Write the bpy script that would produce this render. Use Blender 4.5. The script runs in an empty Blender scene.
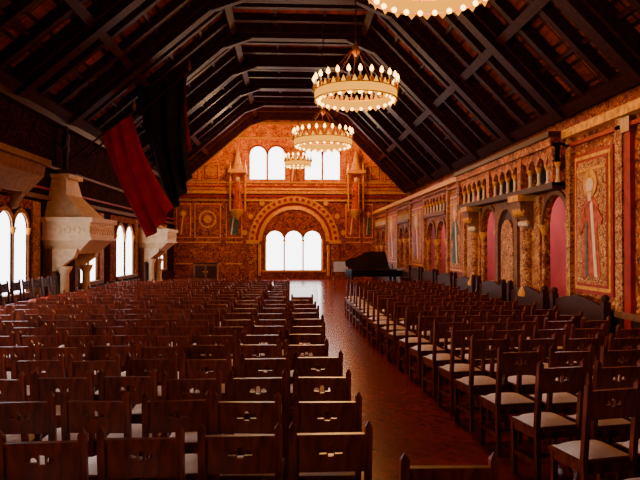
import bpy, math, random
from mathutils import Matrix, Vector
random.seed(4)
D=bpy.data
SC=bpy.context.scene
# ------------------------------------------------------------------ materials
def newmat(name):
    m=D.materials.new(name); m.use_nodes=True
    nt=m.node_tree; b=nt.nodes.get('Principled BSDF')
    return m,nt,b
def plain(name,col,rough=.5,metal=0,spec=.5,noise=0.25,nscale=6,bump=0):
    m,nt,b=newmat(name)
    b.inputs['Roughness'].default_value=rough; b.inputs['Metallic'].default_value=metal
    b.inputs['Specular IOR Level'].default_value=spec
    tc=nt.nodes.new('ShaderNodeTexCoord')
    nz=nt.nodes.new('ShaderNodeTexNoise'); nz.inputs['Scale'].default_value=nscale; nz.inputs['Detail'].default_value=5
    nt.links.new(tc.outputs['Object'],nz.inputs['Vector'])
    r=nt.nodes.new('ShaderNodeValToRGB')
    r.color_ramp.elements[0].position=.3; r.color_ramp.elements[1].position=.7
    r.color_ramp.elements[0].color=tuple(c*(1-noise) for c in col)+(1,)
    r.color_ramp.elements[1].color=tuple(min(1,c*(1+noise)) for c in col)+(1,)
    nt.links.new(nz.outputs['Fac'],r.inputs['Fac']); nt.links.new(r.outputs['Color'],b.inputs['Base Color'])
    if bump:
        bp=nt.nodes.new('ShaderNodeBump'); bp.inputs['Strength'].default_value=bump; bp.inputs['Distance'].default_value=.02
        nt.links.new(nz.outputs['Fac'],bp.inputs['Height']); nt.links.new(bp.outputs['Normal'],b.inputs['Normal'])
    return m
def emis(name,col,s):
    m,nt,b=newmat(name); nt.nodes.remove(b)
    e=nt.nodes.new('ShaderNodeEmission'); e.inputs[0].default_value=tuple(col)+(1,); e.inputs[1].default_value=s
    nt.links.new(e.outputs[0],nt.nodes['Material Output'].inputs[0]); return m
def wood(name,c1,c2,rough=.35,stretch=(1,8,8),scale=4,spec=.5):
    m,nt,b=newmat(name); b.inputs['Roughness'].default_value=rough; b.inputs['Specular IOR Level'].default_value=spec
    tc=nt.nodes.new('ShaderNodeTexCoord'); mp=nt.nodes.new('ShaderNodeMapping'); mp.inputs['Scale'].default_value=stretch
    nz=nt.nodes.new('ShaderNodeTexNoise'); nz.inputs['Scale'].default_value=scale; nz.inputs['Detail'].default_value=6
    r=nt.nodes.new('ShaderNodeValToRGB'); r.color_ramp.elements[0].position=.35; r.color_ramp.elements[1].position=.65
    r.color_ramp.elements[0].color=tuple(c1)+(1,); r.color_ramp.elements[1].color=tuple(c2)+(1,)
    L=nt.links.new; L(tc.outputs['Object'],mp.inputs[0]); L(mp.outputs[0],nz.inputs['Vector']); L(nz.outputs['Fac'],r.inputs[0]); L(r.outputs[0],b.inputs['Base Color'])
    return m
def ornate(name,c1,c2,c3,scale=2.2,rough=.6,spec=.2):
    """painted scrollwork: warped cells, small rosettes, mottling"""
    m,nt,b=newmat(name); b.inputs['Roughness'].default_value=rough; b.inputs['Specular IOR Level'].default_value=spec
    L=nt.links.new
    tc=nt.nodes.new('ShaderNodeTexCoord')
    wn=nt.nodes.new('ShaderNodeTexNoise'); wn.inputs['Scale'].default_value=scale*1.3; wn.inputs['Detail'].default_value=2
    L(tc.outputs['Object'],wn.inputs['Vector'])
    sub=nt.nodes.new('ShaderNodeVectorMath'); sub.operation='MULTIPLY_ADD'; sub.inputs[1].default_value=(.55/scale,)*3
    L(wn.outputs['Color'],sub.inputs[0]); L(tc.outputs['Object'],sub.inputs[2])
    v=nt.nodes.new('ShaderNodeTexVoronoi'); v.feature='SMOOTH_F1'; v.inputs['Scale'].default_value=scale*1.6; v.inputs['Randomness'].default_value=.55
    v2=nt.nodes.new('ShaderNodeTexVoronoi'); v2.inputs['Scale'].default_value=scale*4.3; v2.inputs['Randomness'].default_value=.8
    nz=nt.nodes.new('ShaderNodeTexNoise'); nz.inputs['Scale'].default_value=scale*.8; nz.inputs['Detail'].default_value=9; nz.inputs['Roughness'].default_value=.7
    L(sub.outputs[0],v.inputs['Vector']); L(sub.outputs[0],v2.inputs['Vector']); L(tc.outputs['Object'],nz.inputs['Vector'])
    mul=nt.nodes.new('ShaderNodeMath'); mul.operation='MULTIPLY'; mul.inputs[1].default_value=22
    sn=nt.nodes.new('ShaderNodeMath'); sn.operation='SINE'
    L(v.outputs['Distance'],mul.inputs[0]); L(mul.outputs[0],sn.inputs[0])
    r1=nt.nodes.new('ShaderNodeMapRange'); r1.inputs[1].default_value=-.9; r1.inputs[2].default_value=-.1
    L(sn.outputs[0],r1.inputs[0])
    mx=nt.nodes.new('ShaderNodeMix'); mx.data_type='RGBA'
    mx.inputs[6].default_value=tuple(c3)+(1,); mx.inputs[7].default_value=tuple(c1)+(1,)
    L(r1.outputs[0],mx.inputs[0])
    r2=nt.nodes.new('ShaderNodeValToRGB'); r2.color_ramp.elements[0].position=.22; r2.color_ramp.elements[1].position=.4
    L(v2.outputs['Distance'],r2.inputs[0])
    mx2=nt.nodes.new('ShaderNodeMix'); mx2.data_type='RGBA'
    mx2.inputs[6].default_value=tuple(c2)+(1,)
    L(r2.outputs[0],mx2.inputs[0]); L(mx.outputs[2],mx2.inputs[7])
    mx3=nt.nodes.new('ShaderNodeMix'); mx3.data_type='RGBA'; mx3.blend_type='MULTIPLY'; mx3.inputs[0].default_value=.85
    r3=nt.nodes.new('ShaderNodeValToRGB'); r3.color_ramp.elements[0].position=.38; r3.color_ramp.elements[0].color=(.42,.22,.14,1); r3.color_ramp.elements[1].position=.58
    L(nz.outputs['Fac'],r3.inputs[0]); L(mx2.outputs[2],mx3.inputs[6]); L(r3.outputs[0],mx3.inputs[7])
    L(mx3.outputs[2],b.inputs['Base Color'])
    return m

M={}
M['chair']=wood('chair_wood',(.070,.008,.002),(.22,.029,.006),.3,(6,6,1),5,.4)
M['cushion']=plain('cushion_cloth',(.97,.84,.80),.9,noise=.08,nscale=25)
M['darkwood']=wood('dark_wood',(.024,.004,.002),(.065,.011,.004),.55,spec=.2)
M['beam']=wood('beam_wood',(.018,.0026,.001),(.046,.007,.0025),.5,(2,2,2),4,.06)
M['gold']=plain('gold_gilt',(.85,.36,.03),.4,.7,noise=.3,nscale=12)
M['goldp']=plain('gold_paint',(.82,.29,.015),.5,0,noise=.45,nscale=10,spec=.2)
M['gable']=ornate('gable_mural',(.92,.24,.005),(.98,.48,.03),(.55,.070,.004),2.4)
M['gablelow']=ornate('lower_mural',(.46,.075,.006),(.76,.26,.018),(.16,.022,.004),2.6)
M['rwall']=ornate('arcade_mural',(.50,.105,.012),(.84,.38,.07),(.16,.021,.005),3.0)
M['mosaic']=ornate('mosaic',(.62,.24,.04),(.88,.56,.19),(.26,.042,.010),5)
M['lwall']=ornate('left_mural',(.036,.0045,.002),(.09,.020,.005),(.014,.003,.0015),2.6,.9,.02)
M['lpaint']=ornate('window_surround_mural',(.34,.045,.008),(.68,.27,.035),(.09,.014,.004),3.2,.8,.1)
M['pink']=plain('pink_plaster',(.68,.095,.10),.8,noise=.08,nscale=2,spec=.1)
M['stone']=plain('cream_stone',(.88,.62,.34),.6,noise=.15,nscale=7,bump=.3)
M['brownstone']=plain('brown_stone',(.20,.07,.02),.6,noise=.35,nscale=9,bump=.3,spec=.2)
M['dark']=plain('soot_and_recess_dark',(.012,.005,.004),.8)
M['red']=plain('red_paint',(.36,.016,.007),.5,noise=.3,spec=.2)
M['flagred']=plain('red_banner_cloth',(.32,.010,.026),.9,noise=.25,nscale=3,spec=.1)
M['flagdark']=plain('dark_banner_cloth',(.016,.017,.014),.9,noise=.5,nscale=3,spec=.1)
M['flagred2']=plain('crimson_cloth',(.16,.009,.012),.9,noise=.4,nscale=3,spec=.1)
M['glass']=emis('window_daylight_glass',(1,.94,.94),7.5)
M['bulb']=emis('candle_bulb',(1,.52,.10),11)
M['bandglow']=emis('gold_band_glow',(1,.36,.008),1.9)  # emission puts the bulbs' glow into the gold ring band and its crest
M['white']=plain('reflection_white',(.95,.95,.97),.7,noise=.02)
M['whitecard']=plain('white_card',(.85,.9,.95),.6,noise=.03)  # plain white face of the display board
M['black']=plain('piano_lacquer',(.008,.008,.009),.15,noise=.1)
M['ivory']=plain('ivory_keys',(.8,.78,.7),.4,noise=.05)
M['robe1']=plain('painted_robe',(.50,.07,.02),.6,noise=.5,nscale=8,spec=.2)
M['teal']=plain('painted_teal',(.08,.13,.09),.6,noise=.4,nscale=8,spec=.2)
M['skinp']=plain('painted_skin',(.85,.5,.28),.6,noise=.1)
# coffered ceiling boards
m,nt,b=newmat('coffered_boards'); L=nt.links.new
b.inputs['Roughness'].default_value=.6; b.inputs['Specular IOR Level'].default_value=.1
tc=nt.nodes.new('ShaderNodeTexCoord'); se=nt.nodes.new('ShaderNodeSeparateXYZ'); co_=nt.nodes.new('ShaderNodeCombineXYZ')
L(tc.outputs['Object'],se.inputs[0]); L(se.outputs['Y'],co_.inputs['X']); L(se.outputs['Z'],co_.inputs['Y'])
br=nt.nodes.new('ShaderNodeTexBrick'); br.offset=0; br.inputs['Scale'].default_value=1; br.inputs['Brick Width'].default_value=.61; br.inputs['Row Height'].default_value=.42
br.inputs['Mortar Size'].default_value=.04; br.inputs['Mortar Smooth'].default_value=.3
br.inputs['Color1'].default_value=(.36,.060,.016,1); br.inputs['Color2'].default_value=(.16,.024,.007,1); br.inputs['Mortar'].default_value=(.028,.005,.002,1)
nz=nt.nodes.new('ShaderNodeTexNoise'); nz.inputs['Scale'].default_value=5; nz.inputs['Detail'].default_value=6
mp=nt.nodes.new('ShaderNodeMapping'); mp.inputs['Scale'].default_value=(1,.4,3)
rr=nt.nodes.new('ShaderNodeValToRGB'); rr.color_ramp.elements[0].position=.35; rr.color_ramp.elements[0].color=(.3,.25,.25,1); rr.color_ramp.elements[1].position=.65
mx=nt.nodes.new('ShaderNodeMix'); mx.data_type='RGBA'; mx.blend_type='MULTIPLY'; mx.inputs[0].default_value=.9
L(co_.outputs[0],br.inputs['Vector']); L(tc.outputs['Object'],mp.inputs[0]); L(mp.outputs[0],nz.inputs['Vector']); L(nz.outputs['Fac'],rr.inputs[0])
L(br.outputs['Color'],mx.inputs[6]); L(rr.outputs[0],mx.inputs[7]); L(mx.outputs[2],b.inputs['Base Color'])
M['board']=m
# floor
m,nt,b=newmat('polished_floor'); L=nt.links.new
b.inputs['Specular IOR Level'].default_value=.22
tc=nt.nodes.new('ShaderNodeTexCoord'); mp=nt.nodes.new('ShaderNodeMapping'); mp.inputs['Rotation'].default_value=(0,0,math.radians(45))
br=nt.nodes.new('ShaderNodeTexBrick'); br.inputs['Scale'].default_value=3.2
br.inputs['Color1'].default_value=(.32,.022,.013,1); br.inputs['Color2'].default_value=(.23,.016,.010,1); br.inputs['Mortar'].default_value=(.18,.012,.009,1)
br.inputs['Mortar Size'].default_value=.006
nz=nt.nodes.new('ShaderNodeTexNoise'); nz.inputs['Scale'].default_value=14; nz.inputs['Detail'].default_value=8
rr=nt.nodes.new('ShaderNodeValToRGB'); rr.color_ramp.elements[0].position=.3; rr.color_ramp.elements[0].color=(.55,.55,.55,1); rr.color_ramp.elements[1].position=.7
mx=nt.nodes.new('ShaderNodeMix'); mx.data_type='RGBA'; mx.blend_type='MULTIPLY'; mx.inputs[0].default_value=.8
L(tc.outputs['Object'],mp.inputs[0]); L(mp.outputs[0],br.inputs['Vector']); L(tc.outputs['Object'],nz.inputs['Vector'])
L(nz.outputs['Fac'],rr.inputs[0]); L(br.outputs['Color'],mx.inputs[6]); L(rr.outputs[0],mx.inputs[7])
b.inputs['Roughness'].default_value=.2
L(mx.outputs[2],b.inputs['Base Color']); M['floor_']=m

# ------------------------------------------------------------------ mesh builder
PL={'XZ':lambda u,v,w:(u,w,v),'YZ':lambda u,v,w:(w,u,v),'XY':lambda u,v,w:(u,v,w)}
class MB:
    def __init__(s): s.v=[];s.f=[];s.m=[];s.sm=[];s.mats=[]
    def mi(s,k):
        if k not in s.mats: s.mats.append(k)
        return s.mats.index(k)
    def add(s,vs,fs,k,smooth=False):
        o=len(s.v); s.v+= [tuple(x) for x in vs]; i=s.mi(k)
        for f in fs: s.f.append(tuple(a+o for a in f)); s.m.append(i); s.sm.append(smooth)
    def box(s,x0,x1,y0,y1,z0,z1,k):
        s.add([(x0,y0,z0),(x1,y0,z0),(x1,y1,z0),(x0,y1,z0),(x0,y0,z1),(x1,y0,z1),(x1,y1,z1),(x0,y1,z1)],
          [(0,3,2,1),(4,5,6,7),(0,1,5,4),(1,2,6,5),(2,3,7,6),(3,0,4,7)],k)
    def prism(s,poly,w0,w1,k,plane='XZ'):
        P=PL[plane]; n=len(poly)
        vs=[P(u,v,w0) for u,v in poly]+[P(u,v,w1) for u,v in poly]
        fs=[tuple(range(n)),tuple(range(2*n-1,n-1,-1))]+[(i,i+n,(i+1)%n+n,(i+1)%n) for i in range(n)]
        s.add(vs,fs,k)
    def cyl(s,p0,p1,r0,r1=None,k='gold',seg=8,cap=True):
        if r1 is None: r1=r0
        p0=Vector(p0);p1=Vector(p1); d=(p1-p0).normalized()
        a=d.orthogonal().normalized(); c=d.cross(a)
        vs=[];
        for p,r in((p0,r0),(p1,r1)):
            for i in range(seg):
                t=2*math.pi*i/seg; vs.append(p+a*math.cos(t)*r+c*math.sin(t)*r)
        s.add(vs,[(i,(i+1)%seg,(i+1)%seg+seg,i+seg) for i in range(seg)],k,seg>5)
        if cap: s.add(vs,[tuple(range(seg-1,-1,-1)),tuple(range(seg,2*seg))],k)
    def lathe(s,prof,c,k,seg=12,closed=False,sx=1,sy=1):
        vs=[];n=len(prof)
        for r,z in prof:
            for i in range(seg):
                t=2*math.pi*i/seg; vs.append((c[0]+r*math.cos(t)*sx,c[1]+r*math.sin(t)*sy,c[2]+z))
        fs=[]
        for j in range(n if closed else n-1):
            j2=(j+1)%n
            for i in range(seg): fs.append((j*seg+i,j*seg+(i+1)%seg,j2*seg+(i+1)%seg,j2*seg+i))
        s.add(vs,fs,k,True)
        if not closed:
            s.add(vs,[tuple(range(seg-1,-1,-1)),tuple(range((n-1)*seg,n*seg))],k)
    def ball(s,c,r,k,seg=8,sz=1):
        s.lathe([(max(r*math.sin(math.pi*j/6),.0005),-r*sz*math.cos(math.pi*j/6)) for j in range(7)],c,k,seg)
    def archcell(s,u0,u1,z0,z1,ops,w0,w1,k,plane,N=10):
        cur=u0
        for ua,ub,zb,zs in ops:
            if ua>cur: s.prism([(cur,z0),(ua,z0),(ua,z1),(cur,z1)],w0,w1,k,plane)
            if zb>z0: s.prism([(ua,z0),(ub,z0),(ub,zb),(ua,zb)],w0,w1,k,plane)
            r=(ub-ua)/2; c=(ua+ub)/2
            pts=[(c-r*math.cos(math.pi*i/N),zs+r*math.sin(math.pi*i/N)) for i in range(N+1)]
            for a,b_ in zip(pts,pts[1:]):
                s.prism([a,b_,(b_[0],z1),(a[0],z1)],w0,w1,k,plane)
            cur=ub
        if cur<u1: s.prism([(cur,z0),(u1,z0),(u1,z1),(cur,z1)],w0,w1,k,plane)
    def ring(s,c,r0,r1,w0,w1,k,plane,a0=0,a1=math.pi,N=20):
        for i in range(N):
            t0=a0+(a1-a0)*i/N;t1=a0+(a1-a0)*(i+1)/N
            s.prism([(c[0]+r0*math.cos(t0),c[1]+r0*math.sin(t0)),(c[0]+r1*math.cos(t0),c[1]+r1*math.sin(t0)),
                     (c[0]+r1*math.cos(t1),c[1]+r1*math.sin(t1)),(c[0]+r0*math.cos(t1),c[1]+r0*math.sin(t1))],w0,w1,k,plane)
    def mesh(s,name):
        me=D.meshes.new(name); me.from_pydata(s.v,[],s.f)
        for k in s.mats: me.materials.append(M[k])
        me.polygons.foreach_set('material_index',s.m); me.polygons.foreach_set('use_smooth',s.sm)
        me.update()
        import bmesh
        bm=bmesh.new(); bm.from_mesh(me); bmesh.ops.recalc_face_normals(bm,faces=bm.faces); bm.to_mesh(me); bm.free()
        return me
    def obj(s,name,loc=(0,0,0),rz=0):
        o=D.objects.new(name,s.mesh(name)); SC.collection.objects.link(o); o.location=loc; o.rotation_euler=(0,0,rz); return o
def painted(s,c,z0,h,w,X0,X1,plane,robe,k2='stone'):
    """flat painted standing figure: robe, sash, arms, halo, head; total height h"""
    q=h/2.1; sg=1 if X1>X0 else -1; e=.008*sg
    P=lambda pts,k,n=0: s.prism([(c+u*w,z0+z*q) for u,z in pts],X0-n*e,X1,k,plane)
    P([(-.42,0),(.42,0),(.28,.75),(.34,1.15),(.14,1.32),(-.14,1.32),(-.34,1.15),(-.28,.75)],robe)
    P([(-.30,0),(-.18,0),(.0,1.2),(-.1,1.26)],k2,1)
    P([(.1,0),(.22,0),(.2,.85),(.12,.95)],'teal',1)
    P([(.25,1.15),(.52,.8),(.44,.68),(.2,.9)],robe,1)
    P([(-.25,1.15),(-.52,.95),(-.46,.85),(-.2,.9)],robe,1)
    s.ring((c,z0+1.55*q),0,.30*w,X0-e,X1,'goldp',plane,0,2*math.pi,18)
    s.ring((c,z0+1.52*q),0,.16*w,X0-2*e,X1,'skinp',plane,0,2*math.pi,14)
    P([(-.07,1.26),(.07,1.26),(.07,1.42),(-.07,1.42)],'skinp',2)

# ------------------------------------------------------------------ hall dimensions
XL,XR,XO=-7.05,5.2,7.4
YB,YF=-4.0,38.0
ZL,ZR,ZT=6.1,5.6,10.2
TL,TR=-2.2,2.9
b=MB(); b.box(XL-.4,XO+.4,YB-.4,YF+.4,-.2,0,'floor_'); b.obj('floor')
b=MB(); b.box(XL,-5.35,YB,YF,0,.14,'chair'); b.obj('trim_1_wall_step')
b=MB()
b.prism([(XL-.4,ZL-.34),(TL,ZT),(TL,ZT+.25),(XL-.4,ZL-.1)],YB,YF+.4,'board')
b.prism([(TL,ZT),(TR,ZT),(TR,ZT+.25),(TL,ZT+.25)],YB,YF+.4,'board')
b.prism([(TR,ZT),(XO+.4,ZR-.41),(XO+.4,ZR-.16),(TR,ZT+.25)],YB,YF+.4,'board')
b.obj('ceiling')
def off(p,q,dep):
    d=Vector((q[0]-p[0],q[1]-p[1])).normalized(); n=Vector((d.y,-d.x))
    if n.y>0: n=-n
    return (p[0]+n.x*dep,p[1]+n.y*dep),(q[0]+n.x*dep,q[1]+n.y*dep)
b=MB()
def rib(y,w,dep,k='beam'):
    for p,q in(((XL,ZL),(TL,ZT)),((TL,ZT),(TR,ZT)),((TR,ZT),(XO,ZR))):
        a,c=off(p,q,dep); b.prism([p,q,c,a],y-w/2,y+w/2,k)
y=YF-.2; i=0
while y>YB:
    if i%3==0:
        rib(y,.38,.5)
        b.prism([(TL-.9,ZT-.78),(TL+1.0,ZT-.05),(TL+1.0,ZT-.42),(TL-.75,ZT-1.05)],y-.12,y+.12,'beam')
        b.prism([(TR-1.0,ZT-.05),(TR+.9,ZT-.92),(TR+.75,ZT-1.2),(TR-1.0,ZT-.42)],y-.12,y+.12,'beam')
        rib(y-.32,.1,.34)
        for p,q in(((XL,ZL),(TL,ZT)),((TR,ZT),(XO,ZR))):
            a,c=off(p,q,.18); a2,c2=off(p,q,.24); b.prism([a,c,c2,a2],y-.2,y+.2,'red')
    else: rib(y,.2,.26)
    y-=1.22; i+=1
def purlin(p,q,t,s,dep):
    P=Vector(p).lerp(Vector(q),t); d=(Vector(q)-Vector(p)).normalized()
    a=P-d*s/2; c=P+d*s/2; a2,c2=off(tuple(a),tuple(c),dep)
    b.prism([tuple(a),tuple(c),c2,a2],YB,YF,'beam')
for t,s_,dp_ in((.02,.3,.4),(.2,.1,.14),(.4,.24,.34),(.6,.1,.14),(.8,.1,.14),(.98,.26,.4)):
    purlin((XL,ZL),(TL,ZT),t,s_,dp_); purlin((XO,ZR),(TR,ZT),t,s_,dp_)
for t in(.33,.67): purlin((TL,ZT),(TR,ZT),t,.12,.12)
b.obj('trim_2_roof_beams')

# ------------------------------------------------------------------ far gable wall
b=MB()
LW=[(-1.45+i*1.143,-1.45+i*1.143+1.06,.55,2.4) for i in range(3)]
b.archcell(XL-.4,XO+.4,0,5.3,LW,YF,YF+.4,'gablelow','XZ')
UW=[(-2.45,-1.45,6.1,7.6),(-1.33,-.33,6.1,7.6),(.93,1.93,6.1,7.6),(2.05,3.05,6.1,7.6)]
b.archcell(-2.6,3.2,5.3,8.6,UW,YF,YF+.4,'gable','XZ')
b.prism([(XL-.4,5.3),(-2.6,5.3),(-2.6,8.6),(-4.1,8.6),(XL-.4,5.8)],YF,YF+.4,'gable')
b.prism([(XO+.4,5.3),(3.2,5.3),(3.2,8.6),(4.47,8.6),(XO+.4,5.35)][::-1],YF,YF+.4,'gable')
b.prism([(-4.1,8.6),(4.47,8.6),(2.9,10.3),(-2.2,10.3)],YF,YF+.4,'gable')
b.obj('wall_far')
def pane(name,u0,u1,z0,z1,w,plane):
    g=MB(); g.prism([(u0,z0),(u1,z0),(u1,z1),(u0,z1)],w-.01,w+.01,'glass',plane)
    g.obj(name)
pane('window_1',-1.46,1.97,.5,3.0,YF+.12,'XZ')
pane('window_2',-2.5,-.28,6.05,8.2,YF+.12,'XZ')
pane('window_3',.88,3.1,6.05,8.2,YF+.12,'XZ')
b=MB()
b.ring((.25,2.3),2.35,2.75,YF-.28,YF,'goldp','XZ'); b.ring((.25,2.3),2.18,2.35,YF-.18,YF,'red','XZ')
b.ring((.25,2.3),1.95,2.18,YF-.12,YF,'gold','XZ')
for i in range(22):
    t=math.pi*(i+.5)/22; b.ring((.25+2.55*math.cos(t),2.3+2.55*math.sin(t)),0,.11,YF-.33,YF-.2,'red','XZ',0,2*math.pi,8)
for sx in(-1,1):
    x=.25+sx*2.5
    b.box(x-.25,x+.25,YF-.25,YF,0,2.3,'rwall'); b.cyl((x-sx*.4,YF-.15,0.2),(x-sx*.4,YF-.15,2.1),.1,.1,'goldp',10)
    b.box(x-.38,x+.38,YF-.32,YF,2.15,2.36,'gold')
for i in range(4):
    x=[-1.49,-.35,.8,2.0][i]
    b.cyl((x,YF-.06,.55),(x,YF-.06,2.3),.05,.05,'goldp',8); b.lathe([(.05,0),(.1,.12),(.11,.16)],(x,YF-.06,2.25),'gold',8)
b.box(-1.7,2.2,YF-.2,YF,.42,.55,'goldp')
for i in range(9):
    t=math.pi*(i+.5)/9; c=(.25+3.05*math.cos(t),2.3+3.05*math.sin(t))
    if c[1]<5.0: b.ring(c,.0,.16,YF-.06,YF,'gold','XZ',0,2*math.pi,10)
b.obj('trim_3_portal_arch')
b=MB()
for z,h,d,k in((5.2,.16,.18,'goldp'),(5.0,.12,.08,'red'),(4.75,.1,.12,'gold'),(5.85,.1,.1,'goldp'),(8.55,.12,.12,'goldp'),(5.62,.07,.05,'red'),(5.45,.08,.07,'gold')):
    hw0=XL if z<6 else -3.9; hw1=XO if z<6 else 4.3
    if z==5.85: hw0,hw1=-6.5,7.0
    b.box(hw0,hw1,YF-d,YF,z,z+h,k)
for p,q in(((XL,ZL-.55),(TL,ZT-.6)),((TL,ZT-.6),(TR,ZT-.6)),((TR,ZT-.6),(XO,ZR-.45))):
    a,c=off(p,q,.14); b.prism([p,q,c,a],YF-.1,YF,'gold')
for ua,ub,zb,zs in UW:
    b.ring(((ua+ub)/2,zs),.5,.6,YF-.08,YF,'red','XZ',N=12)
def blind(x0,x1,z0,z1,k='mosaic',fig=None):
    b.box(x0,x1,YF-.05,YF,z0,z1,'goldp'); b.box(x0+.07,x1-.07,YF-.06,YF,z0+.07,z1-.07,'red'); b.box(x0+.13,x1-.13,YF-.07,YF,z0+.13,z1-.13,k)
    c=((x0+x1)/2,(z0+z1)/2+.1); r=min(x1-x0,z1-z0)*.34
    if fig: painted(b,c[0],z0+.2,z1-z0-.35,min(.9,(x1-x0)*.7),YF-.08,YF,'XZ',fig)
    else:
        b.ring(c,r*.8,r,YF-.11,YF,'goldp','XZ',0,2*math.pi,16); b.ring(c,0.0,r*.45,YF-.1,YF,'goldp','XZ',0,2*math.pi,12)
blind(-6.9,-6.0,2.5,4.6,'gablelow','robe1'); blind(-5.8,-4.2,2.5,4.6,'gablelow'); blind(-3.9,-2.9,2.5,4.6,'gablelow','teal')
blind(3.4,4.3,2.5,4.6,'gablelow','robe1'); blind(4.5,5.1,2.5,4.6,'gablelow','teal')
for x0,x1 in((-6.9,-4.2),(-3.9,-2.9),(3.4,4.3),(4.5,5.1)): b.box(x0,x1,YF-.05,YF,.9,.98,'goldp'); b.box(x0,x1,YF-.05,YF,2.2,2.28,'goldp')
for x0,x1 in((-6.4,-5.5),(-5.3,-4.3),(4.9,5.6),(5.8,6.4)): blind(x0,x1,6.0,6.75 if abs(x0)>5.5 else 7.0,'gable')
painted(b,.3,6.0,2.2,.75,YF-.06,YF,'XZ','robe1')
b.obj('trim_4_gable_bands')
def statue(x):
    s=MB(); y=YF-.6
    s.lathe([(.05,-.5),(.2,-.25),(.38,0),(.4,.12)],(x,y,4.1),'goldp',8)
    s.box(x-.3,x+.3,y,YF-.2,4.0,4.2,'goldp')
    s.lathe([(.30,0),(.28,.3),(.22,.8),(.25,1.15),(.28,1.4),(.2,1.55),(.08,1.62),(.075,1.7)],(x,y,4.2),'robe1',12,sy=.75)
    s.ball((x,y,6.02),.14,'skinp',10,1.2)
    s.cyl((x-.26,y,5.6),(x-.2,y-.22,5.05),.08,.06,'robe1'); s.cyl((x+.26,y,5.6),(x+.12,y-.26,5.2),.08,.06,'robe1')
    s.cyl((x+.15,y-.28,4.3),(x+.15,y-.28,6.1),.025,.025,'gold',6)
    for dx in(-.45,.45):
        s.cyl((x+dx,y+.1,4.1),(x+dx,y+.1,6.4),.06,.06,'goldp',8); s.lathe([(.1,0),(.07,.2),(.01,.6)],(x+dx,y+.1,6.6),'gold',8)
    s.box(x-.55,x+.55,y-.3,YF-.2,6.4,6.6,'goldp')
    s.lathe([(.38,0),(.3,.2),(.18,.6),(.03,1.3)],(x,y,6.6),'goldp',8)
    return s.obj('canopied_statue')
statue(-3.15); statue(4.0)

# ------------------------------------------------------------------ left wall
b=MB()
wins=[(-1.6,0),(3.2,0),(7.6,0),(11.2,0),(15.25,0),(21.2,0),(25.5,1),(33.2,0)]
ops=[]
for s0,_ in wins:
    w=.82 if not _ else 1.3
    ops+= [(s0,s0+w,.75,2.85-w/2),(s0+w+.12,s0+2*w+.12,.75,2.85-w/2)]
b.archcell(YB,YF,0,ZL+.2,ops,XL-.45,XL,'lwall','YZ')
b.obj('wall_left')
n=4
for s0,_ in wins:
    w=.82 if not _ else 1.3
    pane('window_%d'%n,s0-.02,s0+2*w+.14,.72,2.87,XL-.05,'YZ'); n+=1
b=MB()
for s0,_ in wins:
    w=.82 if not _ else 1.3
    for yy in(s0-.05,s0+w+.06,s0+2*w+.17):
        b.cyl((XL,yy,.75),(XL,yy,2.3),.045,.045,'brownstone',8); b.lathe([(.05,0),(.09,.14),(.1,.18)],(XL,yy,2.28),'goldp',8)
    b.box(XL,XL+.18,s0-.25,s0+2*w+.37,.62,.75,'brownstone')
    for c in(s0+w/2,s0+w*1.5+.12): b.ring((c,2.85-w/2),w/2,w/2+.12,XL,XL+.03,'mosaic','YZ',N=10)
    b.box(XL,XL+.06,s0+2*w+.35,s0+2*w+.85,.6,3.2,'mosaic'); b.box(XL,XL+.04,s0-.9,s0-.25,.6,3.2,'lpaint')
    b.box(XL,XL+.03,s0-.9,s0+2*w+.85,2.98,3.22,'lpaint')
for z,h,d,k in((3.3,.12,.12,'brownstone'),(3.6,.06,.06,'red'),(4.25,.08,.08,'brownstone'),(5.6,.2,.25,'darkwood'),(.14,.4,.06,'darkwood')):
    b.box(XL,XL+d,YB,YF,z,z+h,k)
b.obj('trim_5_left_windows')
b=MB()
b.prism([(XL,3.35),(XL+.35,3.35),(XL+.75,3.75),(XL+.8,4.1),(XL+.6,4.2),(XL,4.25)],13.2,16.2,'brownstone')
b.box(XL,XL+.9,13.1,16.3,4.05,4.18,'brownstone')
for yy in(13.4,14.7,16.0): b.prism([(XL,2.9),(XL+.12,2.95),(XL+.35,3.35),(XL,3.4)],yy-.12,yy+.12,'brownstone')
b.obj('corbelled_wall_canopy')
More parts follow.
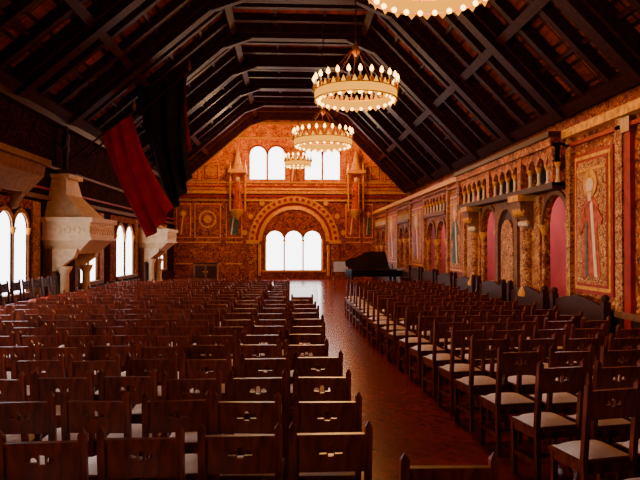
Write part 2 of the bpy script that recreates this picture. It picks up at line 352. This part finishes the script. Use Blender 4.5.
def fireplace(y0,y1,k='stone',top=4.0):
    s=MB(); x=XL; P=1.35
    def frus(x1a,ya,yb,za,x1b,yc,yd,zb):
        s.add([(x,ya,za),(x1a,ya,za),(x1a,yb,za),(x,yb,za),(x,yc,zb),(x1b,yc,zb),(x1b,yd,zb),(x,yd,zb)],
          [(0,3,2,1),(4,5,6,7),(0,1,5,4),(1,2,6,5),(2,3,7,6),(3,0,4,7)],k)
    frus(x+P*.85,y0+.15,y1-.15,2.78,x+.5,y0+.5,y1-.5,top-.5); frus(x+.5,y0+.5,y1-.5,top-.5,x+.42,y0+.7,y1-.7,top)
    s.box(x,x+.55,y0+.6,y1-.6,top,top+.12,k)
    s.box(x,x+P+.08,y0-.08,y1+.08,2.66,2.80,k)
    s.box(x,x+P,y0,y1,2.15,2.66,k)
    s.box(x,x+P+.05,y0-.05,y1+.05,2.15,2.22,k)
    frus(x+P-.45,y0+.3,y1-.3,1.75,x+P-.02,y0+.02,y1-.02,2.15)
    for i in range(9):
        yy=y0+.2+(y1-y0-.4)*i/8
        s.ring((yy,2.44),.06,.12,x+P,x+P+.03,k,'YZ',0,2*math.pi,8)
    for i in range(5):
        s.ring((x+.15+i*.27,2.44),.06,.12,y0-.03,y0,k,'XZ',0,2*math.pi,8)
    for yy in(y0+.25,y1-.25):
        s.prism([(x,1.2),(x+.3,1.25),(x+P-.5,1.65),(x+P-.4,1.9),(x,1.9)],yy-.14,yy+.14,k,'XZ')
        s.cyl((x+.55,yy,.35),(x+.55,yy,1.3),.13,.12,k,12); s.lathe([(.12,0),(.2,.16),(.22,.24)],(x+.55,yy,1.15),k,12)
        s.lathe([(.22,0),(.22,.1),(.14,.25)],(x+.55,yy,.14),k,12)
    s.box(x,x+.25,y0+.1,y0+.4,.14,1.9,'brownstone'); s.box(x,x+.25,y1-.4,y1-.1,.14,1.9,'brownstone')
    s.box(x,x+.1,y0+.35,y1-.35,.14,1.9,'dark')
    s.box(x,x+1.1,y0,y1,.14,.24,'brownstone')
    return s.obj('hooded_fireplace')
fireplace(18.0,20.4); fireplace(29.2,31.4,top=3.6)
def figure(loc,h=1.5,k='darkwood'):
    s=MB(); q=h/1.7
    s.box(-.25,.25,-.25,.25,-.12,0,k)
    for dx in(-.1,.1):
        s.lathe([(.07*q,0),(.08*q,.3*q),(.07*q,.45*q),(.1*q,.8*q)],(dx*q,0,0),k,8)
    s.lathe([(.2*q,.75*q),(.17*q,1.0*q),(.22*q,1.3*q),(.18*q,1.42*q),(.06*q,1.47*q),(.06*q,1.52*q)],(0,0,0),k,10,sy=.7)
    s.ball((0,0,1.62*q),.11*q,k,10,1.2)
    s.cyl((-.22*q,0,1.38*q),(-.3*q,-.08,1.0*q),.06*q,.045*q,k); s.cyl((-.3*q,-.08,1.0*q),(-.28*q,-.3*q,1.1*q),.045*q,.035*q,k)
    s.cyl((.22*q,0,1.38*q),(.28*q,-.03,1.0*q),.06*q,.045*q,k); s.cyl((.28*q,-.03,1.0*q),(.25*q,-.15,.75*q),.045*q,.035*q,k)
    s.cyl((-.28*q,-.3*q,.0),(-.28*q,-.3*q,1.9*q),.02,.02,k,6)
    return s.obj('knight_statue',loc,math.radians(-60))
figure((XL+.35,18.85,4.24),1.3)

# ------------------------------------------------------------------ banners
F=620.
def W(px,py,d): return Vector(((px-290)*d/F,d,1.95+(247-py)*d/F))
def banner(A,B,C,Dd,k,amp,poles):
    s=MB(); nu,nv=26,18; vs=[]
    for j in range(nv+1):
        for i in range(nu+1):
            u,v=i/nu,j/nv
            p=(A.lerp(B,u)).lerp(Dd.lerp(C,u),v)
            fold=math.sin(u*17+v*2.5)*amp*(.3+.7*v)
            p=p+Vector((fold*.35-math.sin(math.pi*v)*.12,fold,-math.sin(math.pi*u)*.12*v)); vs.append(p)
    fs=[(j*(nu+1)+i,j*(nu+1)+i+1,(j+1)*(nu+1)+i+1,(j+1)*(nu+1)+i) for j in range(nv) for i in range(nu)]
    s.add(vs,fs,k,True)
    s.cyl(poles[0],poles[1],.035,.03,'darkwood',8); s.lathe([(.02,0),(.06,.08),(.04,.2),(.01,.35)],poles[1],'brownstone',8)
    return s.obj('hanging_banner')
d=19.6
banner(W(104,134,d),W(134,116,d-.3),W(174,208,d+.3),W(148,240,d),'flagred',.12,(Vector((XL+.03,d+.2,4.6)),W(136,112,d-.3)))
banner(W(138,92,d+1.8),W(186,76,d+1.5),W(192,178,d+2),W(172,214,d+1.8),'flagdark',.16,(Vector((XL+.03,d+2,5.0)),W(190,72,d+1.5)))
banner(W(162,62,d+3.4),W(190,50,d+3.2),W(192,150,d+3.3),W(176,184,d+3.4),'flagred2',.1,(Vector((XL+.03,d+3.6,5.4)),W(190,46,d+3.2)))

# ------------------------------------------------------------------ right arcade wall
b=MB(); T=.12
bays=[(11.3,17.9),(20.1,23.4),(26.4,29.3),(32.9,37.0)]
ops=[(4.0,5.0,1.05,2.35),(6.2,7.2,1.05,2.35),(11.3,12.45,.98,2.4),(15.3,16.5,.98,2.35)]
for y0,y1 in bays[1:]:
    w=(y1-y0-.8)/2; ops+=[(y0+.25,y0+.25+w,.98,2.85-w/2),(y0+.55+w,y0+.55+2*w,.98,2.85-w/2)]
b.archcell(YB,YF,0,3.1,ops,XR,XR+T,'rwall','YZ')
def solid(y0,y1): b.prism([(y0,3.1),(y1,3.1),(y1,3.9),(y0,3.9)],XR,XR+T,'rwall','YZ')
cur=YB
for y0,y1 in bays: solid(cur,y0); cur=y1
solid(cur,YF)
b.prism([(YB,3.9),(YF,3.9),(YF,4.05),(YB,4.05)],XR,XR+T,'rwall','YZ')
b.box(XR,XO,YB,YF,4.0,4.06,'darkwood')
b.obj('wall_right')
b=MB()
for y0,y1 in bays: b.box(XR+T-.02+.2,XR+T+.25,y0,y1,3.0,3.95,'dark')  # near-black sheets paint the shade of the recess behind the gallery
for n_,(y0,y1) in enumerate(bays):
    xf=XR-.28 if n_==0 else XR-.1
    b.box(xf-.05,XR+T,y0,y1,3.04,3.16,'brownstone' if n_ else 'darkwood')
    if n_==0:
        b.box(xf-.08,XR,y0,y1,3.84,4.0,'rwall'); b.box(xf-.14,XR+.1,y0-.05,y1+.05,4.0,4.1,'darkwood')
        for yy in(y0,12.9,15.0,y1-.2): b.box(xf-.04,XR,yy,yy+.2,3.1,3.9,'rwall')
    N=int((y1-y0)/.42); st=(y1-y0)/N
    b.archcell(y0,y1,3.5,3.9,[(y0+i*st+.04,y0+(i+1)*st-.04,3.5,3.52) for i in range(N)],xf,xf+.1,'rwall','YZ',N=6)
    for i in range(N+1):
        yy=y0+i*st; b.cyl((xf+.06,yy,3.16),(xf+.06,yy,3.5),.035,.035,'stone',8); b.lathe([(.04,0),(.07,.08),(.08,.11)],(xf+.06,yy,3.42),'goldp',8); b.lathe([(.06,0),(.04,.06)],(xf+.06,yy,3.16),'stone',8)
b.obj('trim_6_dwarf_gallery')
b=MB()
def corbel(y,w=.5,x=XR):
    b.prism([(x,2.3),(x-.08,2.32),(x-.16,2.5),(x-.34,2.72),(x-.38,3.04),(x,3.04)],y-w/2,y+w/2,'brownstone','XZ')
    b.box(x-.42,x,y-w/2-.05,y+w/2+.05,2.92,3.05,'goldp')
    for i in range(3): b.ball((x-.28,y-w/3+i*w/3,2.7),.1,'goldp',8)
    for i in range(3): b.ball((x-.18,y-w/3+i*w/3,2.45),.07,'stone',8)
    b.cyl((x-.1,y,.95),(x-.1,y,2.35),.13,.12,'mosaic',12)
    b.lathe([(.2,0),(.2,.08),(.13,.2)],(x-.1,y,.9),'goldp',12)
for y in(13.1,16.9): corbel(y)
b.box(XR-.06,XR,12.55,13.65,.9,3.0,'mosaic'); b.box(XR-.06,XR,16.6,17.8,.9,3.0,'mosaic')
b.box(XR-.03,XR+.01,13.75,15.25,1.0,3.0,'darkwood')
b.archcell(13.75,15.25,1.0,3.0,[(13.95,15.05,1.05,2.3)],XR-.09,XR,'brownstone','YZ')
b.box(XR-.06,XR,14.1,14.9,1.1,2.2,'mosaic'); b.ring((14.5,2.2),0,.4,XR-.06,XR,'mosaic','YZ')
for o in ops:
    for yy in(o[0],o[1]):
        b.cyl((XR,yy,1.05),(XR,yy,o[3]-.05),.05,.05,'mosaic',8); b.lathe([(.05,0),(.1,.14),(.11,.2)],(XR,yy,o[3]-.2),'goldp',8)
    r=(o[1]-o[0])/2; b.ring(((o[0]+o[1])/2,o[3]),r,r+.1,XR-.05,XR,'brownstone','YZ',N=12)
b.box(XR-.05,XR,YB,YF,0,.85,'darkwood'); b.box(XR-.1,XR,YB,YF,.85,.95,'brownstone')
b.box(XR-.18,XR,YB,11.25,3.95,4.1,'goldp'); b.box(XR-.18,XR,17.95,YF,3.95,4.1,'goldp')
b.box(XR-.1,XR,YB,11.25,3.78,3.84,'red'); b.box(XR-.1,XR,17.95,YF,3.78,3.84,'red')
for y0,y1 in bays:
    b.box(XR-.1,XR,y0-.22,y0-.06,.95,3.95,'mosaic'); b.box(XR-.1,XR,y1+.06,y1+.22,.95,3.95,'mosaic')
b.box(XR-.1,XR,9.3,9.5,.95,3.95,'mosaic')
b.obj('trim_7_arcade_columns')
def panel(y0,y1,robe='robe1'):
    s=MB(); x=XR-.005; c=(y0+y1)/2; w=y1-y0; z0,z1=1.15,3.6
    s.box(x-.05,x,y0,y1,z0,z1,'red'); s.box(x-.06,x,y0+.06,y1-.06,z0+.06,z1-.06,'goldp'); s.box(x-.07,x,y0+.12,y1-.12,z0+.12,z1-.12,'red'); s.box(x-.075,x,y0+.17,y1-.17,z0+.17,z1-.17,'mosaic')
    painted(s,c,z0+.3,2.15,w*.6,x-.085,x,'YZ',robe)
    s.box(x-.09,x,y0+.17,y1-.17,z1-.34,z1-.29,'goldp')
    return s.obj('painted_mural')
panel(9.65,11.0,'robe1'); panel(18.25,19.75,'teal'); panel(23.8,26.0); panel(29.7,32.5)
b=MB(); b.box(XR-.08,XR,9.1,9.28,0,3.9,'red'); b.box(XR-.12,XR,9.05,9.3,3.7,3.93,'chair'); b.box(XR-.12,XR,9.05,9.3,0,.3,'chair'); b.obj('wall_post')
b=MB(); b.box(XO,XO+.4,YB-.4,YF+.4,0,4.0,'pink'); b.box(XO,XO+.4,YB-.4,YF+.4,4.0,ZR+.2,'gablelow'); b.obj('wall_corridor')
b=MB(); b.box(XL-.4,XO+.4,YB-.4,YB,0,ZT+.3,'lwall'); b.obj('wall_back')

def stall(y):
    s=MB(); x0=4.55
    s.box(x0,5.0,y,y+1.9,.42,.48,'darkwood'); s.box(4.98,5.05,y,y+1.9,.1,.98,'darkwood')
    for yy in(y,y+1.9):
        s.box(x0,5.05,yy-.03,yy+.03,0,.68,'darkwood'); s.box(4.93,5.05,yy-.06,yy+.06,0,1.08,'darkwood')
        s.ball((4.99,yy,1.13),.07,'darkwood',8); s.ball((x0+.05,yy,.72),.05,'darkwood',8)
    s.prism([(y+.06,.98),(y+1.84,.98),(y+1.5,1.05),(y+.95,1.12),(y+.4,1.05)],4.98,5.04,'darkwood','YZ')
    return s.obj('wall_bench')
y=9.6
while y<24: stall(y); y+=2.35

# ------------------------------------------------------------------ chairs
def chairparts(s):
    w,dp=.44,.42
    k='chair'
    for sx in(-1,1):
        x=sx*(w/2-.02)
        s.add([(x-.02,-.21,0),(x+.02,-.21,0),(x+.02,-.17,0),(x-.02,-.17,0),
               (x-.02,-.19,.46),(x+.02,-.19,.46),(x+.02,-.15,.46),(x-.02,-.15,.46),
               (x-.02,-.245,1.0),(x+.02,-.245,1.0),(x+.02,-.205,1.0),(x-.02,-.205,1.0),(x,-.228,1.035)],
              [(0,3,2,1),(0,1,5,4),(1,2,6,5),(2,3,7,6),(3,0,4,7),(4,5,9,8),(5,6,10,9),(6,7,11,10),(7,4,8,11),(8,9,12),(9,10,12),(10,11,12),(11,8,12)],k)
        s.box(x-.02,x+.02,.15,.19,0,.44,k)
        s.box(x-.012,x+.012,-.17,.16,.16,.20,k); s.box(x-.012,x+.012,-.17,.16,.38,.44,k)
    s.box(-.2,.2,.155,.185,.38,.44,k); s.box(-.2,.2,-.185,-.155,.38,.44,k); s.box(-.2,.2,-.01,.015,.165,.195,k)
    s.box(-.22,.22,-.16,.205,.44,.465,k)
    def yb(z): return -.17-.055*(z-.46)/.54
    cells=[(-.062,-.022,.858,.868),(-.016,.016,.845,.89),(.022,.062,.858,.868)]
    t=MB(); t.archcell(-.2,.2,.76,.945,cells,-.012,.012,k,'XZ',N=5)
    t.box(-.2,.2,-.018,.018,.945,.965,k)
    vs=[(x_,y_+yb(z_),z_) for x_,y_,z_ in t.v]
    s.add(vs,t.f,k)
    nu=6; vs=[];fs=[]
    for j in range(nu+1):
        for i in range(nu+1):
            u=i/nu*2-1; v=j/nu*2-1
            h=.045*(1-abs(u)**4)*(1-abs(v)**4)+.004
            vs.append((u*.205,v*.17+.025,.466+h))
    for j in range(nu):
        for i in range(nu): a=j*(nu+1)+i; fs.append((a,a+1,a+nu+2,a+nu+1))
    s.add(vs,fs,'cushion',True)
cs=MB(); chairparts(cs); cme=cs.mesh('wooden_chair')
def chair(x,y,rz):
    o=D.objects.new('wooden_chair',cme); SC.collection.objects.link(o); o.location=(x,y,0); o.rotation_euler=(0,0,rz)
far={0:MB(),1:MB()}
def place(x,y,rz,blk):
    if y<6.3: chair(x,y,rz)
    else:
        R=Matrix.Translation((x,y,0))@Matrix.Rotation(rz,4,'Z')
        vs=[tuple(R@Vector(v)) for v in cs.v]; t=far[blk]
        o=len(t.v); t.v+=vs
        for k in cs.mats: t.mi(k)
        t.f+=[tuple(a+o for a in f) for f in cs.f]; t.m+=cs.m; t.sm+=cs.sm
r=random.uniform
for i in range(22):
    y=2.7+i*.75
    ncol=11
    rowj=r(-.04,.05)
    for c in range(ncol):
        x=.21-c*.49+rowj
        if y>12.5 and c==0: continue
        place(x+r(-.015,.015),y+r(-.06,.06),r(-.07,.07),0)
chair(.72,2.98,-.03)
for i in range(20):
    y=3.68+i*.755
    e=2.2-min(.35,max(0,(y-4.5)*.045))
    for c in range(5):
        x=e+c*.5
        if x>4.3: continue
        place(x+r(-.015,.015),y+r(-.04,.04)+c*.02,.15+r(-.04,.05),1)
for t in far.values(): t.obj('chair_rows')
sw=MB()
for i in range(16):
    y=9.2+i*.6
    if 17.6<y<20.8: continue
    R=Matrix.Translation((-6.35,y,.14))@Matrix.Rotation(-math.pi/2+r(-.05,.05),4,'Z')
    o=len(sw.v); sw.v+=[tuple(R@Vector(v)) for v in cs.v]
    for k in ('darkwood','red'): sw.mi(k)
    sw.f+=[tuple(a+o for a in f) for f in cs.f]; sw.m+=cs.m; sw.sm+=cs.sm
sw.obj('wall_chair_row')

# ------------------------------------------------------------------ chandeliers
def chandelier(x,y,z,R,nb=24,power=130):
    s=MB(); c=(0,0,0)
    s.lathe([(R,-.10),(R+.035,-.10),(R+.035,.1),(R,.1)],c,'bandglow',48,True)
    s.lathe([(R-.01,.1),(R+.05,.1),(R+.05,.125),(R-.01,.125)],c,'gold',48,True)
    s.lathe([(R-.01,-.12),(R+.05,-.12),(R+.05,-.10),(R-.01,-.10)],c,'gold',48,True)
    for i in range(nb):
        t=2*math.pi*i/nb; a=Vector((math.cos(t),math.sin(t),0))
        p=a*(R+.05)
        s.cyl(p+Vector((0,0,.1)),p+Vector((0,0,.22)),.035,.05,'gold',6)
        s.cyl(p+Vector((0,0,.22)),p+Vector((0,0,.34)),.02,.02,'ivory',6)
        s.lathe([(.012,0),(.048,.04),(.042,.10),(.003,.17)],p+Vector((0,0,.34)),'bulb',6)
        t2=t+math.pi/nb; q=Vector((math.cos(t2),math.sin(t2),0))*(R+.02)
        t3=Vector((-q.y,q.x,0)).normalized()*.07
        s.add([q-t3+Vector((0,0,.125)),q+t3+Vector((0,0,.125)),q+Vector((0,0,.28))],[(0,1,2)],'bandglow')
        s.add([q-t3+Vector((0,0,-.12)),q+t3+Vector((0,0,-.12)),q+Vector((0,0,-.2))],[(0,1,2)],'bandglow')
        s.ball(a*(R-.06)+Vector((0,0,-.12)),.045,'bulb',6)
    for i in range(8):
        t=2*math.pi*i/8; s.cyl((R*math.cos(t),R*math.sin(t),.1),(.12*math.cos(t),.12*math.sin(t),1.15),.009,.009,'darkwood',5)
    s.lathe([(.02,-.1),(.1,0),(.1,.08),(.05,.2),(.02,.3)],(0,0,1.1),'brownstone',12)
    s.cyl((0,0,1.3),(0,0,ZT-z-.02),.018,.018,'darkwood',6)
    o=s.obj('chandelier',(x,y,z))
    for dz in(-.6,.85):
        l=D.lights.new('chandelier_lamp','POINT'); l.energy=power*(.62 if dz<0 else .25); l.color=(1,.38,.085); l.shadow_soft_size=.3
        lo=D.objects.new('chandelier_glow_lamp',l); SC.collection.objects.link(lo); lo.location=(0,0,dz); lo.parent=o
chandelier(2.1,9,5.85,.95,power=240); chandelier(1.65,15.5,5.75,1.0,power=360); chandelier(1.17,22,5.65,1.0,power=380); chandelier(.4,31,6.1,.62,16,power=340)

# ------------------------------------------------------------------ piano, board, cabinet, stand-in table
s=MB()
out=[(0,0),(1.5,0),(1.5,.9),(1.42,1.3),(1.15,1.5),(.95,1.75),(.85,2.05),(.6,2.25),(.25,2.25),(0,2.0)]
s.prism(out,.62,.95,'black','XY')
s.box(0,1.5,-.28,0,.62,.76,'black'); s.box(.12,1.38,-.25,-.05,.76,.775,'ivory'); s.box(0,.1,-.28,0,.62,.9,'black'); s.box(1.4,1.5,-.28,0,.62,.9,'black')
for p in((.15,.05),(1.35,.05),(.4,1.95)): s.cyl((p[0],p[1],.0),(p[0],p[1],.62),.05,.08,'black',8)
a=math.radians(30)
vs=[(x*math.cos(a),y,.96+x*math.sin(a)) for x,y in [(0,.3),(1.5,.3),(1.5,.9),(1.42,1.3),(1.15,1.5),(.95,1.75),(.85,2.05),(.6,2.25),(.25,2.25),(0,2.0)]]
n=len(vs); vs2=[(x-.02,y,z+.03) for x,y,z in vs]
s.add(vs+vs2,[tuple(range(n)),tuple(range(2*n-1,n-1,-1))]+[(i,i+n,(i+1)%n+n,(i+1)%n) for i in range(n)],'black')
s.cyl((1.4,1.0,.95),(1.18,1.0,1.6),.015,.015,'black',6)
s.box(.3,1.2,.1,.13,.95,1.2,'black'); s.box(.65,.85,-.05,.0,.1,.6,'black')
s.obj('grand_piano',(4.75,27.6,0),math.radians(90))
s=MB(); s.box(-.35,.35,-.02,.02,.75,1.25,'whitecard'); s.box(-.38,.38,.02,.05,.72,1.28,'darkwood')
for dx in(-.3,.3): s.cyl((dx,.03,0),(dx,.03,.72),.02,.02,'darkwood',6); s.box(dx-.02,dx+.02,-.25,.28,0,.04,'darkwood')
s.obj('display_board',(2.45,29.9,0))
s=MB(); s.box(-.65,.65,-.3,.3,.08,1.0,'brownstone'); s.box(-.7,.7,-.34,.34,1.0,1.06,'darkwood')
for dx in(-.33,.33): s.box(dx-.27,dx+.27,-.32,-.3,.2,.9,'darkwood'); s.ball((dx*.3,-.34,.55),.03,'gold',6)
for dx in(-.6,.6):
    for dy in(-.25,.25): s.box(dx-.04,dx+.04,dy-.04,dy+.04,0,.1,'darkwood')
s.obj('wooden_cabinet',(-4.75,35.5,0))
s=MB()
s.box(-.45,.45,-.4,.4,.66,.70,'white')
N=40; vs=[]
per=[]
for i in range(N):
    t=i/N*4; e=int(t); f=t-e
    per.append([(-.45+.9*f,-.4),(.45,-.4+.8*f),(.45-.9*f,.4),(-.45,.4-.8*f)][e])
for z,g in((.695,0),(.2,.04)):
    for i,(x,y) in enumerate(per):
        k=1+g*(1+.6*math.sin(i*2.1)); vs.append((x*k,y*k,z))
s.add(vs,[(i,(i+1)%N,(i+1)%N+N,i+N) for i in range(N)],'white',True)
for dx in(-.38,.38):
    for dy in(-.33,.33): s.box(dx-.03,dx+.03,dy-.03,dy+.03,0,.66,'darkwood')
s.obj('reflection_stand_in_table',(.40,19.6,0))  # made-up table, stands in for the window's bright reflection on the floor

# ------------------------------------------------------------------ lights
def area(name,loc,rot,sx,sy,e,col):
    l=D.lights.new(name,'AREA'); l.shape='RECTANGLE'; l.size=sx; l.size_y=sy; l.energy=e; l.color=col; l.spread=math.radians(110)
    o=D.objects.new(name,l); SC.collection.objects.link(o); o.location=loc; o.rotation_euler=rot; return o
for s0,_ in wins[:5]:
    area('window_daylight',(XL+.25,s0+.9,1.9),(0,math.radians(-66),0),2.0,1.8,105,(1,.80,.74))
for yy in(5,12,16,21.7,27.8,35):
    l=D.lights.new('corridor_fill','POINT'); l.energy=80; l.color=(1,.78,.74); l.shadow_soft_size=.3  # added fill lights without fixtures, brighten the pink corridor wall
    o=D.objects.new('corridor_fill',l); SC.collection.objects.link(o); o.location=(6.0,yy+1.5,3.3)
for x in(-3.2,3.6):
    l=D.lights.new('gable_fill','POINT'); l.energy=420; l.color=(1,.50,.13); l.shadow_soft_size=.4  # added fill lights without fixtures, raise the orange of the upper gable
    o=D.objects.new('gable_fill',l); SC.collection.objects.link(o); o.location=(x*.7,34.8,7.6)
l=D.lights.new('added_table_spot','SPOT'); l.energy=3600; l.color=(1,.97,.97); l.spot_size=math.radians(15); l.spot_blend=.4; l.shadow_soft_size=.05  # added narrow spot with no fixture, whitens the table front
o=D.objects.new('added_table_spot',l); SC.collection.objects.link(o); o.location=(.8,14.6,4.9)
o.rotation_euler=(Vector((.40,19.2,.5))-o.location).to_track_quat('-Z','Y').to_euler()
w=D.worlds.new('World'); SC.world=w; w.use_nodes=True
w.node_tree.nodes['Background'].inputs[0].default_value=(.6,.7,.9,1); w.node_tree.nodes['Background'].inputs[1].default_value=.5
cam=D.cameras.new('camera'); cam.sensor_width=36; cam.lens=620/640*36; cam.clip_end=200
co=D.objects.new('camera',cam); SC.collection.objects.link(co); co.location=(0,0,1.95)
co.rotation_euler=(math.radians(90+.65),0,-math.radians(2.77)); SC.camera=co
